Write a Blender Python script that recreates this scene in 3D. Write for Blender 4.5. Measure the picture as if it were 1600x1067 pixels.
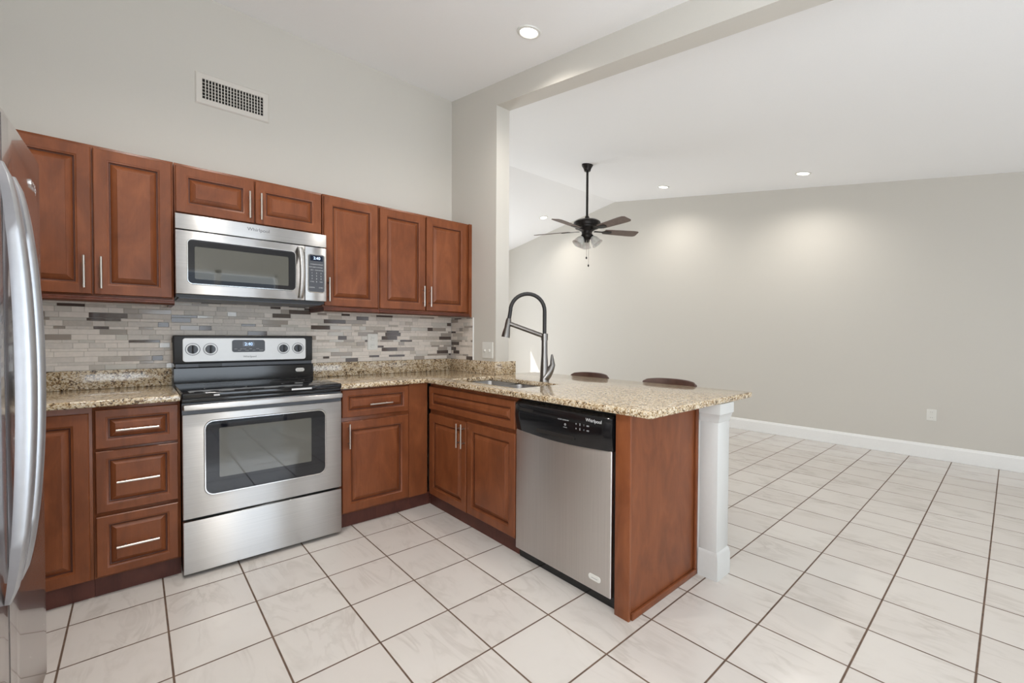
import bpy, bmesh, math, random
from mathutils import Vector, Matrix
random.seed(7)
for o in list(bpy.data.objects): bpy.data.objects.remove(o)
SC = bpy.context.scene
COL = SC.collection
T = 0.309                      # one floor tile (m); positions below are in tiles
def mm(v): return v / 1000.0 / T
def V3(x, y, z): return Vector((x * T, y * T, z * T))

# ------------------------------------------------------------------ camera
F, CX, CY, YAW, PIT, ROL = 680.25, 809.28, 539.70, 0.7209, -0.0193, 0.0051
cam = bpy.data.cameras.new('camera'); camo = bpy.data.objects.new('camera', cam); COL.objects.link(camo)
fw = Vector((math.sin(YAW) * math.cos(PIT), math.cos(YAW) * math.cos(PIT), math.sin(PIT)))
r0 = Vector((math.cos(YAW), -math.sin(YAW), 0)); u0 = r0.cross(fw)
rr = math.cos(ROL) * r0 + math.sin(ROL) * u0; uu = -math.sin(ROL) * r0 + math.cos(ROL) * u0
M = Matrix((rr, uu, -fw)).transposed().to_4x4(); M.translation = V3(0.7077, -8.2163, 3.8698)
camo.matrix_world = M
cam.sensor_fit = 'HORIZONTAL'; cam.sensor_width = 36; cam.lens = 36 * F / 1600
cam.shift_x = (800 - CX) / 1600; cam.shift_y = (CY - 533.5) / 1600
cam.clip_start = 0.05
SC.camera = camo

# ------------------------------------------------------------------ world, daylight, exposure
SC.view_settings.view_transform = 'Standard'; SC.view_settings.look = 'None'
SC.view_settings.gamma = 1.0; SC.view_settings.use_curve_mapping = False
SC.view_settings.exposure = 0.18
SC.cycles.max_bounces = 10; SC.cycles.diffuse_bounces = 6
W = bpy.data.worlds.new('sky'); SC.world = W; W.use_nodes = True
W.node_tree.nodes['Background'].inputs[0].default_value = (0.75, 0.87, 1, 1)
W.node_tree.nodes['Background'].inputs[1].default_value = 1.0
def area(name, loc, aim, sx, sy, power, col):
    l = bpy.data.lights.new(name, 'AREA'); l.shape = 'RECTANGLE'; l.size = sx * T; l.size_y = sy * T
    l.energy = power; l.color = col
    o = bpy.data.objects.new(name, l); COL.objects.link(o); o.location = V3(*loc)
    o.rotation_euler = Vector(aim).to_track_quat('-Z', 'Z').to_euler(); return o
# daylight through doors out of view; the left window is added as side fill
area('daylight_kitchen_door', (3.5, -13.3, 3.5), (0, 1, .9), 4.8, 6.6, 38, (0.82, 0.91, 1.0))
area('daylight_kitchen_window', (-2.95, -9.5, 4.6), (1, 0, .9), 4.4, 3.6, 54, (0.90, 0.95, 1.0))  # unseen window lamp, added to brighten the partition and peninsula front
area('daylight_living_door', (14.0, -16.3, 3.5), (0, 1, .5), 8.0, 6.4, 16, (0.93, 0.96, 1.0))
area('daylight_end_door', (13.8, 16.35, 4.15), (0, -1, .2), 5.6, 8.2, 49, (0.93, 0.96, 1.0))
s = bpy.data.lights.new('sun', 'SUN'); s.energy = 6.0; s.angle = 0.006; s.color = (1, 0.97, 0.92)
so = bpy.data.objects.new('sun', s); COL.objects.link(so)
so.rotation_euler = Vector((1.0, -1.0, -1.55)).to_track_quat('-Z', 'Z').to_euler()
CAN_W = 34          # watts of one downlight

# ------------------------------------------------------------------ materials
def srgb(r, g, b):
    f = lambda c: (c / 255 / 12.92) if c / 255 <= 0.04045 else ((c / 255 + 0.055) / 1.055) ** 2.4
    return (f(r), f(g), f(b), 1)
class N:
    """small node-graph helper"""
    def __init__(s, name):
        s.m = bpy.data.materials.new(name); s.m.use_nodes = True; s.t = s.m.node_tree
        s.b = s.t.nodes['Principled BSDF']
    def n(s, ty, ins=None, **kw):
        d = s.t.nodes.new('ShaderNode' + ty)
        for k, v in kw.items(): setattr(d, k, v)
        for k, v in (ins or {}).items(): s.put(d.inputs[k], v)
        return d
    def put(s, sock, v):
        if hasattr(v, 'is_output'): s.t.links.new(v, sock)
        else: sock.default_value = v
    def math(s, op, a, b=0.0, c=None):
        i = {0: a, 1: b}
        if c is not None: i[2] = c
        return s.n('Math', i, operation=op).outputs[0]
    def obj(s): return s.n('TexCoord').outputs['Object']
    def mapped(s, scale, loc=(0, 0, 0)):
        return s.n('Mapping', {'Vector': s.obj(), 'Scale': scale, 'Location': loc}).outputs[0]
    def noise(s, vec, scale, detail=3.0, rough=0.5, dist=0.0):
        return s.n('TexNoise', {'Vector': vec, 'Scale': scale, 'Detail': detail, 'Roughness': rough, 'Distortion': dist})
    def ramp(s, fac, stops, interp='LINEAR'):
        d = s.n('ValToRGB', {'Fac': fac}); r = d.color_ramp; r.interpolation = interp
        while len(r.elements) < len(stops): r.elements.new(0.5)
        for e, (p, c) in zip(r.elements, stops): e.position = p; e.color = c
        return d.outputs[0]
    def mix(s, fac, a, b, mode='MIX'):
        d = s.n('Mix', data_type='RGBA', blend_type=mode)
        s.put(d.inputs[0], fac); s.put(d.inputs[6], a); s.put(d.inputs[7], b); return d.outputs[2]
    def bump(s, h, strength, dist=0.002):
        s.put(s.b.inputs['Normal'], s.n('Bump', {'Height': h, 'Strength': strength, 'Distance': dist}).outputs[0])
    def set(s, **kw):
        for k, v in kw.items(): s.put(s.b.inputs[k.replace('_', ' ')], v)
        return s
def simple(name, col, rough=0.5, metal=0.0, var=0.03, scale=40, bump=0.0, **kw):
    g = N(name); nz = g.noise(g.obj(), scale)
    c0 = [max(0, c * (1 - var)) for c in col[:3]] + [1]; c1 = [min(1, c * (1 + var)) for c in col[:3]] + [1]
    g.set(Base_Color=g.ramp(nz.outputs[0], [(0.3, c0), (0.7, c1)]), Roughness=rough, Metallic=metal)
    if bump: g.bump(nz.outputs[0], bump)
    g.set(**kw); return g.m

M_wall = simple('greige_wall_paint', srgb(206, 202, 194), 0.65, scale=260, var=0.01, bump=0.03)
M_ceil = simple('white_ceiling_paint', srgb(246, 246, 246), 0.75, scale=180, var=0.01, bump=0.05)
M_trim = simple('white_trim_paint', srgb(240, 240, 238), 0.35, scale=60, var=0.01)
M_post = simple('off_white_post_paint', srgb(208, 208, 205), 0.35, scale=60, var=0.01)
M_vent = simple('painted_vent_metal', srgb(214, 209, 201), 0.45, var=0.01)
M_alu = simple('satin_control_panel_metal', srgb(226, 225, 223), 0.42, 0.35, var=0.01)
M_white = simple('white_plastic', srgb(225, 224, 218), 0.35, var=0.01)
M_black = simple('black_enamel', (0.008, 0.008, 0.009, 1), 0.12, var=0.1)
M_blackmat = simple('black_plastic', (0.012, 0.012, 0.013, 1), 0.35, var=0.1)
M_glass_black = simple('black_ceramic_glass', (0.004, 0.004, 0.005, 1), 0.04, var=0.1)
M_grey_panel = simple('charcoal_keypad_plastic', srgb(72, 74, 80), 0.35, var=0.03)
M_nickel = simple('brushed_nickel', srgb(205, 198, 190), 0.28, 1.0)
M_steel_dark = simple('brushed_faucet_steel', srgb(128, 124, 120), 0.28, 1.0)
M_hose = simple('dark_rubber_hose', srgb(38, 36, 36), 0.5)
M_bronze = simple('oil_rubbed_bronze', srgb(40, 36, 34), 0.35, 0.6)
M_dark = simple('dark_cavity', (0.012, 0.009, 0.007, 1), 0.9)
M_mark = simple('light_grey_print', srgb(205, 205, 205), 0.5)
M_mark_dark = simple('dark_grey_print', srgb(95, 95, 98), 0.5)
M_chrome = simple('chrome_badge', srgb(225, 225, 225), 0.12, 1.0)
M_walnut = simple('dark_walnut', srgb(74, 48, 38), 0.4, scale=25, var=0.2)
M_blade = simple('weathered_brown_fan_blade', srgb(112, 96, 88), 0.5, scale=30, var=0.12)

def emit(name, col, strength):
    g = N(name); g.set(Base_Color=(0.8, 0.8, 0.8, 1), Emission_Color=col, Emission_Strength=strength); return g.m
M_lens = emit('lit_downlight_lens', (1, 0.95, 0.88, 1), 6.0)
M_lcd = emit('blue_clock_digits', srgb(150, 200, 255), 1.2)
M_lcdback = simple('lcd_glass', (0.006, 0.012, 0.03, 1), 0.08)

def wood(name, c0, c1, c2, rough=0.33):
    g = N(name)
    rnd = g.n('ObjectInfo').outputs['Random']
    off = g.n('CombineXYZ', {0: g.math('MULTIPLY', rnd, 17.0), 1: g.math('MULTIPLY', rnd, 9.0), 2: g.math('MULTIPLY', rnd, 5.0)}).outputs[0]
    v = g.n('VectorMath', {0: g.obj(), 1: off}, operation='ADD').outputs[0]
    mp = g.n('Mapping', {'Vector': v, 'Scale': (6, 6, 2.2)}).outputs[0]
    fine = g.n('Mapping', {'Vector': v, 'Scale': (90, 90, 6)}).outputs[0]
    n1 = g.noise(mp, 1.6, 4, 0.6, 0.8).outputs[0]; n2 = g.noise(fine, 1.5, 3, 0.6).outputs[0]
    f = g.math('ADD', g.math('MULTIPLY', n1, 0.82), g.math('MULTIPLY', n2, 0.18))
    f = g.math('ADD', f, g.math('MULTIPLY', g.math('SUBTRACT', rnd, 0.5), 0.10))
    g.set(Base_Color=g.ramp(f, [(0.34, c0), (0.5, c1), (0.68, c2)]), Roughness=rough, Specular_IOR_Level=0.35)
    g.bump(n2, 0.05); return g.m
M_wood = wood('cherry_stained_maple', srgb(108, 59, 33), srgb(122, 68, 39), srgb(136, 79, 47))
M_woodrail = wood('dark_cherry_moulding', srgb(84, 46, 34), srgb(96, 54, 40), srgb(110, 62, 46))
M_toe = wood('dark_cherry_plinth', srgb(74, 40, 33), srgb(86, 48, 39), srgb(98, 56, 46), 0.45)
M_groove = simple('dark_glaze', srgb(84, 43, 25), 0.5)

def steel(name, base, rough, axis, var=0.05, aniso=0.9):
    g = N(name)
    sc = {'x': (2, 2, 420), 'z': (420, 420, 2)}[axis]      # brush direction
    nz = g.noise(g.mapped(sc), 1.0, 2, 0.5).outputs[0]
    c0 = [c * (1 - var) for c in base[:3]] + [1]; c1 = [min(1, c * (1 + var)) for c in base[:3]] + [1]
    g.set(Base_Color=g.ramp(nz, [(0.3, c0), (0.7, c1)]), Metallic=1.0, Roughness=rough)
    g.set(Anisotropic=aniso, Tangent=g.n('CombineXYZ', {0: 0.0, 1: 0.0, 2: 1.0}).outputs[0])      # brushed: highlights stretch upright
    g.bump(nz, 0.02, 0.0005); return g.m
M_steel = steel('brushed_stainless_steel', srgb(206, 205, 204), 0.42, 'x', 0.05, 1.0)
M_steel_dw = steel('brushed_stainless_dishwasher', srgb(224, 220, 217), 0.45, 'z')
M_steel_fr = steel('fridge_stainless_steel', srgb(196, 190, 189), 0.27, 'z', 0.02, 0.3)
for n_ in M_steel_fr.node_tree.nodes:
    if n_.type == 'BSDF_PRINCIPLED': n_.inputs['Coat Weight'].default_value = 0.7; n_.inputs['Coat Roughness'].default_value = 0.06
M_handle = simple('satin_silver_handle', srgb(186, 188, 192), 0.38, 0.85)

def oven_glass():
    g = N('tinted_oven_glass')
    g.set(Base_Color=(0.006, 0.007, 0.011, 1), Roughness=0.03, IOR=1.6); return g.m
M_ovenframe = oven_glass()
def greyglass():
    g = N('grey_window_screen')
    g.set(Base_Color=srgb(80, 80, 74), Roughness=0.03, IOR=1.9); return g.m
M_screen = greyglass()
def frosted():
    g = N('frosted_glass_shade')
    nz = g.noise(g.obj(), 30).outputs[0]
    g.set(Base_Color=g.ramp(nz, [(0.3, srgb(205, 203, 198)), (0.7, srgb(228, 226, 222))]), Roughness=0.3, Subsurface_Weight=0.1); return g.m
M_frost = frosted()

def floor_mat():
    g = N('white_veined_ceramic_tile')
    sep = g.n('SeparateXYZ', {0: g.obj()}).outputs
    ux = g.math('DIVIDE', sep[0], T); uy = g.math('DIVIDE', sep[1], T)
    ax = g.math('ABSOLUTE', g.math('SUBTRACT', g.math('FRACT', ux), 0.5)); ay = g.math('ABSOLUTE', g.math('SUBTRACT', g.math('FRACT', uy), 0.5))
    edge = g.math('MAXIMUM', ax, ay)
    w = mm(7.0) / 2
    gro = g.n('MapRange', {0: edge, 1: 0.5 - w - 0.003, 2: 0.5 - w + 0.003}).outputs[0]
    cell = g.n('CombineXYZ', {0: g.math('FLOOR', ux), 1: g.math('FLOOR', uy)}).outputs[0]
    wn = g.n('TexWhiteNoise', {'Vector': cell}, noise_dimensions='3D').outputs
    off = g.n('VectorMath', {0: wn['Color'], 3: 40.0}, operation='SCALE').outputs[0]
    p = g.n('VectorMath', {0: g.n('VectorMath', {0: g.obj(), 3: 1.0}, operation='SCALE').outputs[0], 1: off}, operation='ADD').outputs[0]
    rot = g.n('Mapping', {'Vector': p, 'Rotation': (0, 0, 0.75), 'Scale': (9, 2.6, 4)}).outputs[0]
    nz = g.noise(rot, 0.9, 4, 0.55, 1.2).outputs[0]
    vein = g.math('ABSOLUTE', g.math('SUBTRACT', nz, 0.5))
    vf = g.n('MapRange', {0: vein, 1: 0.0, 2: 0.07, 3: 1.0, 4: 0.0}).outputs[0]
    pn = g.noise(p, 3.5, 3).outputs[0]
    vf = g.math('MULTIPLY', vf, g.n('MapRange', {0: pn, 1: 0.42, 2: 0.66}).outputs[0])
    base = g.ramp(wn['Value'], [(0.0, srgb(207, 201, 195)), (1.0, srgb(212, 207, 201))])
    cloud = g.mix(g.n('MapRange', {0: pn, 1: 0.4, 2: 0.75, 3: 0, 4: 0.22}).outputs[0], base, srgb(194, 186, 178))
    tile = g.mix(g.math('MULTIPLY', vf, 0.45), cloud, srgb(172, 164, 156))
    gn = g.noise(g.obj(), 25).outputs[0]
    grout = g.ramp(gn, [(0.3, srgb(84, 66, 54)), (0.7, srgb(112, 90, 74))])
    g.set(Base_Color=g.mix(gro, tile, grout), Roughness=g.n('MapRange', {0: gro, 3: 0.16, 4: 0.8}).outputs[0])
    g.bump(g.math('SUBTRACT', 1.0, gro), 0.4, 0.002); return g.m
M_floor = floor_mat()

def granite():
    g = N('speckled_beige_granite')
    v = g.obj(); warp = g.noise(v, 60, 2).outputs['Color']
    vv = g.n('VectorMath', {0: v, 1: g.n('VectorMath', {0: warp, 3: 0.012}, operation='SCALE').outputs[0]}, operation='ADD').outputs[0]
    vo = g.n('TexVoronoi', {'Vector': vv, 'Scale': 165.0}).outputs['Color']
    r = g.n('SeparateColor', {0: vo}).outputs[0]
    big = g.noise(v, 34, 3, 0.6).outputs[0]
    f = g.math('ADD', g.math('MULTIPLY', r, 0.55), g.math('MULTIPLY', big, 0.75))
    f = g.math('SUBTRACT', f, 0.14)
    c = g.ramp(f, [(0.17, srgb(48, 38, 32)), (0.26, srgb(92, 70, 50)), (0.35, srgb(144, 117, 84)), (0.46, srgb(184, 160, 124)), (0.62, srgb(206, 189, 160)), (0.80, srgb(222, 211, 192))])
    g.set(Base_Color=c, Roughness=0.12, Coat_Weight=0.3, Coat_Roughness=0.05); return g.m
M_granite = granite()

# ------------------------------------------------------------------ mesh helpers
def place(axis, front):
    """(s, z, d) -> point; d grows out of the face"""
    if axis == '-y': return lambda s, z, d: (s, front - d, z)
    if axis == '+y': return lambda s, z, d: (s, front + d, z)
    if axis == '-x': return lambda s, z, d: (front - d, s, z)
    if axis == '+x': return lambda s, z, d: (front + d, s, z)
    if axis == '+z': return lambda s, z, d: (s, z, front + d)
    if axis == '-z': return lambda s, z, d: (s, z, front - d)
class B:
    def __init__(s): s.bm = bmesh.new()
    def vs(s, pts): return [s.bm.verts.new(p) for p in pts]
    def face(s, vs, mi=0):
        try:
            f = s.bm.faces.new(vs); f.material_index = mi; return f
        except ValueError: return None
    def add(s, t, mi=0):
        vm = {v: s.bm.verts.new(v.co) for v in t.verts}
        for f in t.faces: s.face([vm[v] for v in f.verts], mi)
        t.free(); return s
    def box(s, x0, x1, y0, y1, z0, z1, bev=0.0, seg=2, mi=0):
        t = bmesh.new(); bmesh.ops.create_cube(t, size=1)
        for v in t.verts: v.co = ((x0 + x1) / 2 + v.co.x * (x1 - x0), (y0 + y1) / 2 + v.co.y * (y1 - y0), (z0 + z1) / 2 + v.co.z * (z1 - z0))
        if bev: bmesh.ops.bevel(t, geom=list(t.edges), offset=bev, segments=seg, profile=0.5, affect='EDGES')
        return s.add(t, mi)
    def loft(s, loops, cap0=True, cap1=True, mi=0, closed=True):
        L = [s.vs(l) for l in loops]
        for a, b in zip(L, L[1:]):
            n = len(a)
            for i in range(n if closed else n - 1): s.face([a[i], a[(i + 1) % n], b[(i + 1) % n], b[i]], mi)
        if cap0: s.face(L[0][::-1], mi)
        if cap1: s.face(L[-1], mi)
        return s
    def prism(s, axis, front, pts, d0, d1, mi=0):
        P = place(axis, front)
        return s.loft([[P(a, b, d0) for a, b in pts], [P(a, b, d1) for a, b in pts]], mi=mi)
    def rrect(s, axis, front, s0, s1, z0, z1, r, d0, d1, seg=6, edge=0.0):
        def ring(ins, d):
            P = place(axis, front); out = []
            for cx, cz, a0 in ((s1 - r, z1 - r, 0), (s0 + r, z1 - r, 90), (s0 + r, z0 + r, 180), (s1 - r, z0 + r, 270)):
                for k in range(seg + 1):
                    a = math.radians(a0 + 90 * k / seg); out.append(P(cx + (r - ins) * math.cos(a), cz + (r - ins) * math.sin(a), d))
            return out
        L = [ring(0, d0)]
        if edge: L += [ring(0, d1 - edge), ring(edge, d1)]
        else: L += [ring(0, d1)]
        return s.loft(L)
    def panel(s, axis, front, s0, s1, z0, z1, prof):
        P = place(axis, front)
        return s.loft([[P(s0 + i, z0 + i, d), P(s1 - i, z0 + i, d), P(s1 - i, z1 - i, d), P(s0 + i, z1 - i, d)] for i, d in prof])
    def cyl(s, p0, p1, r, r2=None, seg=20, cap=True):
        return s.tube([p0, p1], [r, r if r2 is None else r2], seg, cap)
    def tube(s, pts, r, seg=14, cap=True, flat=None):
        pts = [Vector(p) for p in pts]; rs = r if isinstance(r, (list, tuple)) else [r] * len(pts)
        loops = []; up = None
        for i, p in enumerate(pts):
            t = (pts[min(i + 1, len(pts) - 1)] - pts[max(i - 1, 0)]).normalized()
            if up is None: up = t.orthogonal().normalized()
            up = (up - t * up.dot(t)).normalized(); sd = t.cross(up)
            loops.append([p + rs[i] * (math.cos(a) * up + math.sin(a) * sd) for a in [2 * math.pi * k / seg for k in range(seg)]])
        return s.loft(loops, cap, cap)
    def lathe(s, c, prof, seg=32, axis=(0, 0, 1), cap0=True, cap1=True):
        q = Vector((0, 0, 1)).rotation_difference(Vector(axis)); c = Vector(c)
        return s.loft([[c + q @ Vector((r * math.cos(2 * math.pi * k / seg), r * math.sin(2 * math.pi * k / seg), h)) for k in range(seg)] for r, h in prof], cap0, cap1)

def tag(o, label=None, cat=None, group=None, kind=None):
    for k, v in (('label', label), ('category', cat), ('group', group), ('kind', kind)):
        if v: o[k] = v
    return o
ORG = {}
def thing(name, loc, label, cat, group=None):
    o = bpy.data.objects.new(name, None); COL.objects.link(o); o.location = V3(*loc); o.empty_display_size = 0.1
    ORG[o] = Vector(loc); return tag(o, label, cat, group)
def obj(name, b, mats, parent=None, label=None, smooth=40, org=None):
    """link the collected shapes as ONE mesh object; vertices given in world tile units"""
    bm = b.bm; o0 = ORG[parent] if parent else Vector(org or (0, 0, 0))
    for v in bm.verts: v.co = (v.co - o0) * T
    bmesh.ops.recalc_face_normals(bm, faces=bm.faces)
    me = bpy.data.meshes.new(name); bm.to_mesh(me); bm.free()
    for m in (mats if isinstance(mats, (list, tuple)) else [mats]): me.materials.append(m)
    if smooth:
        for p in me.polygons: p.use_smooth = True
        me.set_sharp_from_angle(angle=math.radians(smooth))
    o = bpy.data.objects.new(name, me); COL.objects.link(o)
    if parent: o.parent = parent
    else: o.location = o0 * T
    ORG[o] = o0
    if label: o['label'] = label
    return o
def struct(name, b, m, smooth=0): return tag(obj(name, b, m, None, None, smooth), kind='structure')
def text(name, s, size, loc, axis, mat, parent, depth=0.0004, align='CENTER', shear=0.0):
    """lettering standing on a face; size = cap height in tiles"""
    c = bpy.data.curves.new(name, 'FONT'); c.body = s; c.size = size * T * 1.4; c.align_x = align; c.align_y = 'CENTER'; c.extrude = depth; c.shear = shear
    t = bpy.data.objects.new(name, c); COL.objects.link(t)
    me = bpy.data.meshes.new_from_object(t); bpy.data.objects.remove(t)
    me.materials.clear(); me.materials.append(mat); me.name = name
    R = {'-y': Matrix.Rotation(math.pi / 2, 4, 'X'), '-x': Matrix.Rotation(-math.pi / 2, 4, 'Z') @ Matrix.Rotation(math.pi / 2, 4, 'X'),
         '+x': Matrix.Rotation(math.pi / 2, 4, 'Z') @ Matrix.Rotation(math.pi / 2, 4, 'X')}[axis]
    me.transform(Matrix.Translation((Vector(loc) - ORG[parent]) * T) @ R)
    o = bpy.data.objects.new(name, me); COL.objects.link(o); o.parent = parent; ORG[o] = ORG[parent]; return o

# ------------------------------------------------------------------ the setting
YW, XP, XL = 2.40, 7.50, 7.92          # stove wall, partition faces
XF, YE, YR, X0 = 20.05, 16.0, -13.0, -2.6
YL = -16.0            # unseen living room rear wall, set further back to dim its door light
def ceil(y): return 10.12 + 0.167 * y if y <= 6 else 11.122 - 0.15 * (y - 6)
def under(y): return 9.57 + 0.165 * y
struct('floor', B().box(X0 - .5, XF + .5, YL - .5, YE + .5, -0.3, 0), M_floor)
b = B()
b.prism('+x', X0 - .5, [(YL - .5, ceil(YL - .5)), (6, ceil(6)), (YE + .5, ceil(YE + .5)), (YE + .5, 12), (YL - .5, 12)], 0, XF - X0 + 1)
struct('ceiling', b, M_ceil)
struct('wall_back', B().box(X0, XP, YW, YW + .4, 0, ceil(YW)), M_wall)
b = B()
b.prism('+x', XP, [(.36, 0), (.36, under(.36)), (YR, under(YR)), (YR, 0), (YL, 0), (YL, ceil(YL)), (6, ceil(6)), (YE, ceil(YE)), (YE, 0)], 0, XL - XP)
struct('wall_partition', b, M_wall)
b = B().prism('+x', XF, [(YL, 0), (YL, ceil(YL)), (6, ceil(6)), (YE, ceil(YE)), (YE, 0)], 0, .4)
struct('wall_far', b, M_wall)
b = B()          # left wall with an unseen window added for fill light
for y0, y1, z0, z1 in ((YR, -11.7, 0, 0), (-7.3, YW, 0, 0)): b.prism('+x', X0 - .4, [(y0, 0), (y1, 0), (y1, ceil(y1)), (y0, ceil(y0))], 0, .4)
b.box(X0 - .4, X0, -11.7, -7.3, 0, 2.8); b.prism('+x', X0 - .4, [(-11.7, 6.4), (-7.3, 6.4), (-7.3, ceil(-7.3)), (-11.7, ceil(-11.7))], 0, .4)
struct('wall_left', b, M_wall)
b = B().box(X0 - .25, X0 - .1, -11.7, -11.55, 2.8, 6.4).box(X0 - .25, X0 - .1, -7.45, -7.3, 2.8, 6.4).box(X0 - .25, X0 - .1, -11.55, -7.45, 2.8, 2.95).box(X0 - .25, X0 - .1, -11.55, -7.45, 6.25, 6.4).box(X0 - .25, X0 - .1, -9.57, -9.43, 2.95, 6.25)
struct('window_1', b, M_trim)
def pierced(name, y0, y1, top, x0, x1, holes):
    b = B(); x = x0
    for a, c, h in holes:
        b.box(x, a, y0, y1, 0, top); b.box(a, c, y0, y1, h, top); x = c
    b.box(x, x1, y0, y1, 0, top); struct(name, b, M_wall)
pierced('wall_rear', YR - .4, YR, ceil(YR), X0, XP, [(1.1, 5.9, 6.8)])
pierced('wall_living_rear', YL - .4, YL, ceil(YL), XL, XF, [(10, 18, 6.7)])
pierced('wall_end', YE, YE + .4, ceil(YE), XL, XF, [(11.0, 16.6, 8.95)])
for i, (a, c, y, h) in enumerate([(1.1, 5.9, YR - .2, 6.8), (10, 18, YL - .2, 6.7)]):
    b = B(); n = 2 if i == 0 else 4
    for k in range(n + 1):
        x = a + (c - a) * k / n; b.box(x - .12, x + .12, y - .12, y + .12, 0, h)
    b.box(a, c, y - .12, y + .12, 0, .15).box(a, c, y - .12, y + .12, h - .15, h)
    struct('door_%d' % (i + 1), b, M_trim)
struct('wall_peninsula', B().box(7.63, 8.0, -4.95, .36, 0, 2.83), M_trim)
# baseboard along the long far wall
bb = [(0, 0), (mm(15), 0), (mm(15), .39), (mm(11), .42), (mm(8), .46), (0, .47)]
def baseboard(name, axis, front, a, c):
    P = place(axis, front); b = B().loft([[P(a, z, d) for d, z in bb], [P(c, z, d) for d, z in bb]]); struct(name, b, M_trim)
baseboard('baseboard_far', '-x', XF, YL, YE)
baseboard('baseboard_end', '-y', YE, 16.7, XF - .06)
baseboard('baseboard_partition', '+x', XL, .36, YE)

# ------------------------------------------------------------------ cabinets
def handle(parent, axis, front, s, z, vertical, L=0.49):
    """bar pull: bar and two posts"""
    P = place(axis, front); b = B(); r = mm(5.5); d = mm(30)
    e = [(s, z - L / 2), (s, z + L / 2)] if vertical else [(s - L / 2, z), (s + L / 2, z)]
    b.cyl(P(*e[0], d), P(*e[1], d), r, seg=12)
    for k in (.2, .8):
        q = (e[0][0] + (e[1][0] - e[0][0]) * k, e[0][1] + (e[1][1] - e[0][1]) * k)
        b.cyl(P(*q, 0), P(*q, d), r * .8, seg=10)
    obj('handle', b, M_nickel, parent, 'brushed nickel bar handle')
TH = mm(19)
def prof(fr):
    return [(0, 0), (0, TH - mm(3)), (mm(3), TH), (fr - mm(8), TH), (fr - mm(5), TH - mm(2)), (fr, TH - mm(3)), (fr + mm(1.5), TH - mm(12)),
            (fr + mm(6), TH - mm(13)), (fr + mm(7.5), TH - mm(11.5)), (fr + mm(30), TH - mm(3)), (fr + mm(31), TH - mm(1))]
def front(parent, name, axis, face, s0, s1, z0, z1, fr=mm(56), slim=False):
    """raised-panel door or drawer front lying on the cabinet face"""
    b = B(); p = prof(fr)
    if slim: p = p[:9] + [(fr + mm(24), TH - mm(3)), (fr + mm(25), TH - mm(1))]
    b.panel(axis, face, s0, s1, z0, z1, p)
    for f in b.bm.faces: f.material_index = 0
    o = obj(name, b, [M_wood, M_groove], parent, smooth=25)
    for f in o.data.polygons:
        c = f.center
    return o
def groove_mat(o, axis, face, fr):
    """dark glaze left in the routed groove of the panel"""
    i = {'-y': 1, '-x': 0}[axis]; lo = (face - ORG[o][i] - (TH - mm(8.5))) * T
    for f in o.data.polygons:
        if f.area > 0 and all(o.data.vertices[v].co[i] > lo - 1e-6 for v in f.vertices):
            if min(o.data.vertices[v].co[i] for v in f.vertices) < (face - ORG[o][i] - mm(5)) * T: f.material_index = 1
YF = YW - 0.945            # face of wall cabinets; doors stand TH proud
def wall_cab(x0, x1, z0, z1, label, doors, rail=True):
    """doors: (x0, x1, handle x or None)"""
    t = thing('wall_cabinet', ((x0 + x1) / 2, YW, z0), label, 'cabinet', None)
    obj('carcass', B().box(x0, x1, YF, YW, z0, z1, mm(1)), M_wood, t)
    for a, c, hx in doors:
        d = front(t, 'door', '-y', YF, a, c, z0 + .03, z1 - .05)
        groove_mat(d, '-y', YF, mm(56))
        handle(d, '-y', YF - TH, hx, z0 + .03 + (.34 if rail else .32), True, .50)
    if rail:
        y = YF - TH; pr = [(y + .02, z0), (y - .01, z0), (y - .01, z0 - .025), (y - .045, z0 - .04), (y - .045, z0 - .065), (y - .02, z0 - .085), (y + .08, z0 - .095), (y + .08, z0)]
        b = B().prism('+x', x0, pr, 0, x1 - x0)
        if abs(x0 - 3.69) < .05: b.box(x0, x0 + .06, y + .08, YW - .05, z0 - .09, z0)
        if abs(x1 - 1.215) < .05: b.box(x1 - .06, x1, y + .08, YW - .05, z0 - .09, z0)
        obj('light_rail', b, M_woodrail, t)
    return t
ZB, ZT = 4.485, 6.87
wall_cab(-.80, 1.222, ZB, ZT, 'tall wall cabinet with two doors between the refrigerator and the microwave', [(-.775, .20, .115), (.225, 1.195, .31)])
wall_cab(1.232, 3.672, 5.985, ZT, 'short wide wall cabinet directly above the microwave', [(1.25, 2.435, 2.35), (2.455, 3.655, 2.54)], False)
wall_cab(3.688, 4.905, ZB, ZT, 'single door wall cabinet just right of the microwave', [(3.71, 4.885, 3.79)])
t = wall_cab(4.915, 7.41, ZB, ZT, 'two door wall cabinet in the corner beside the white partition wall', [(4.935, 6.10, 6.03), (6.135, 7.33, 6.215)])
b = B().box(7.41, 7.50, YF - .05, YF + .1, ZB - .09, ZT); obj('filler_strip', b, M_wood, t)

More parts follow.
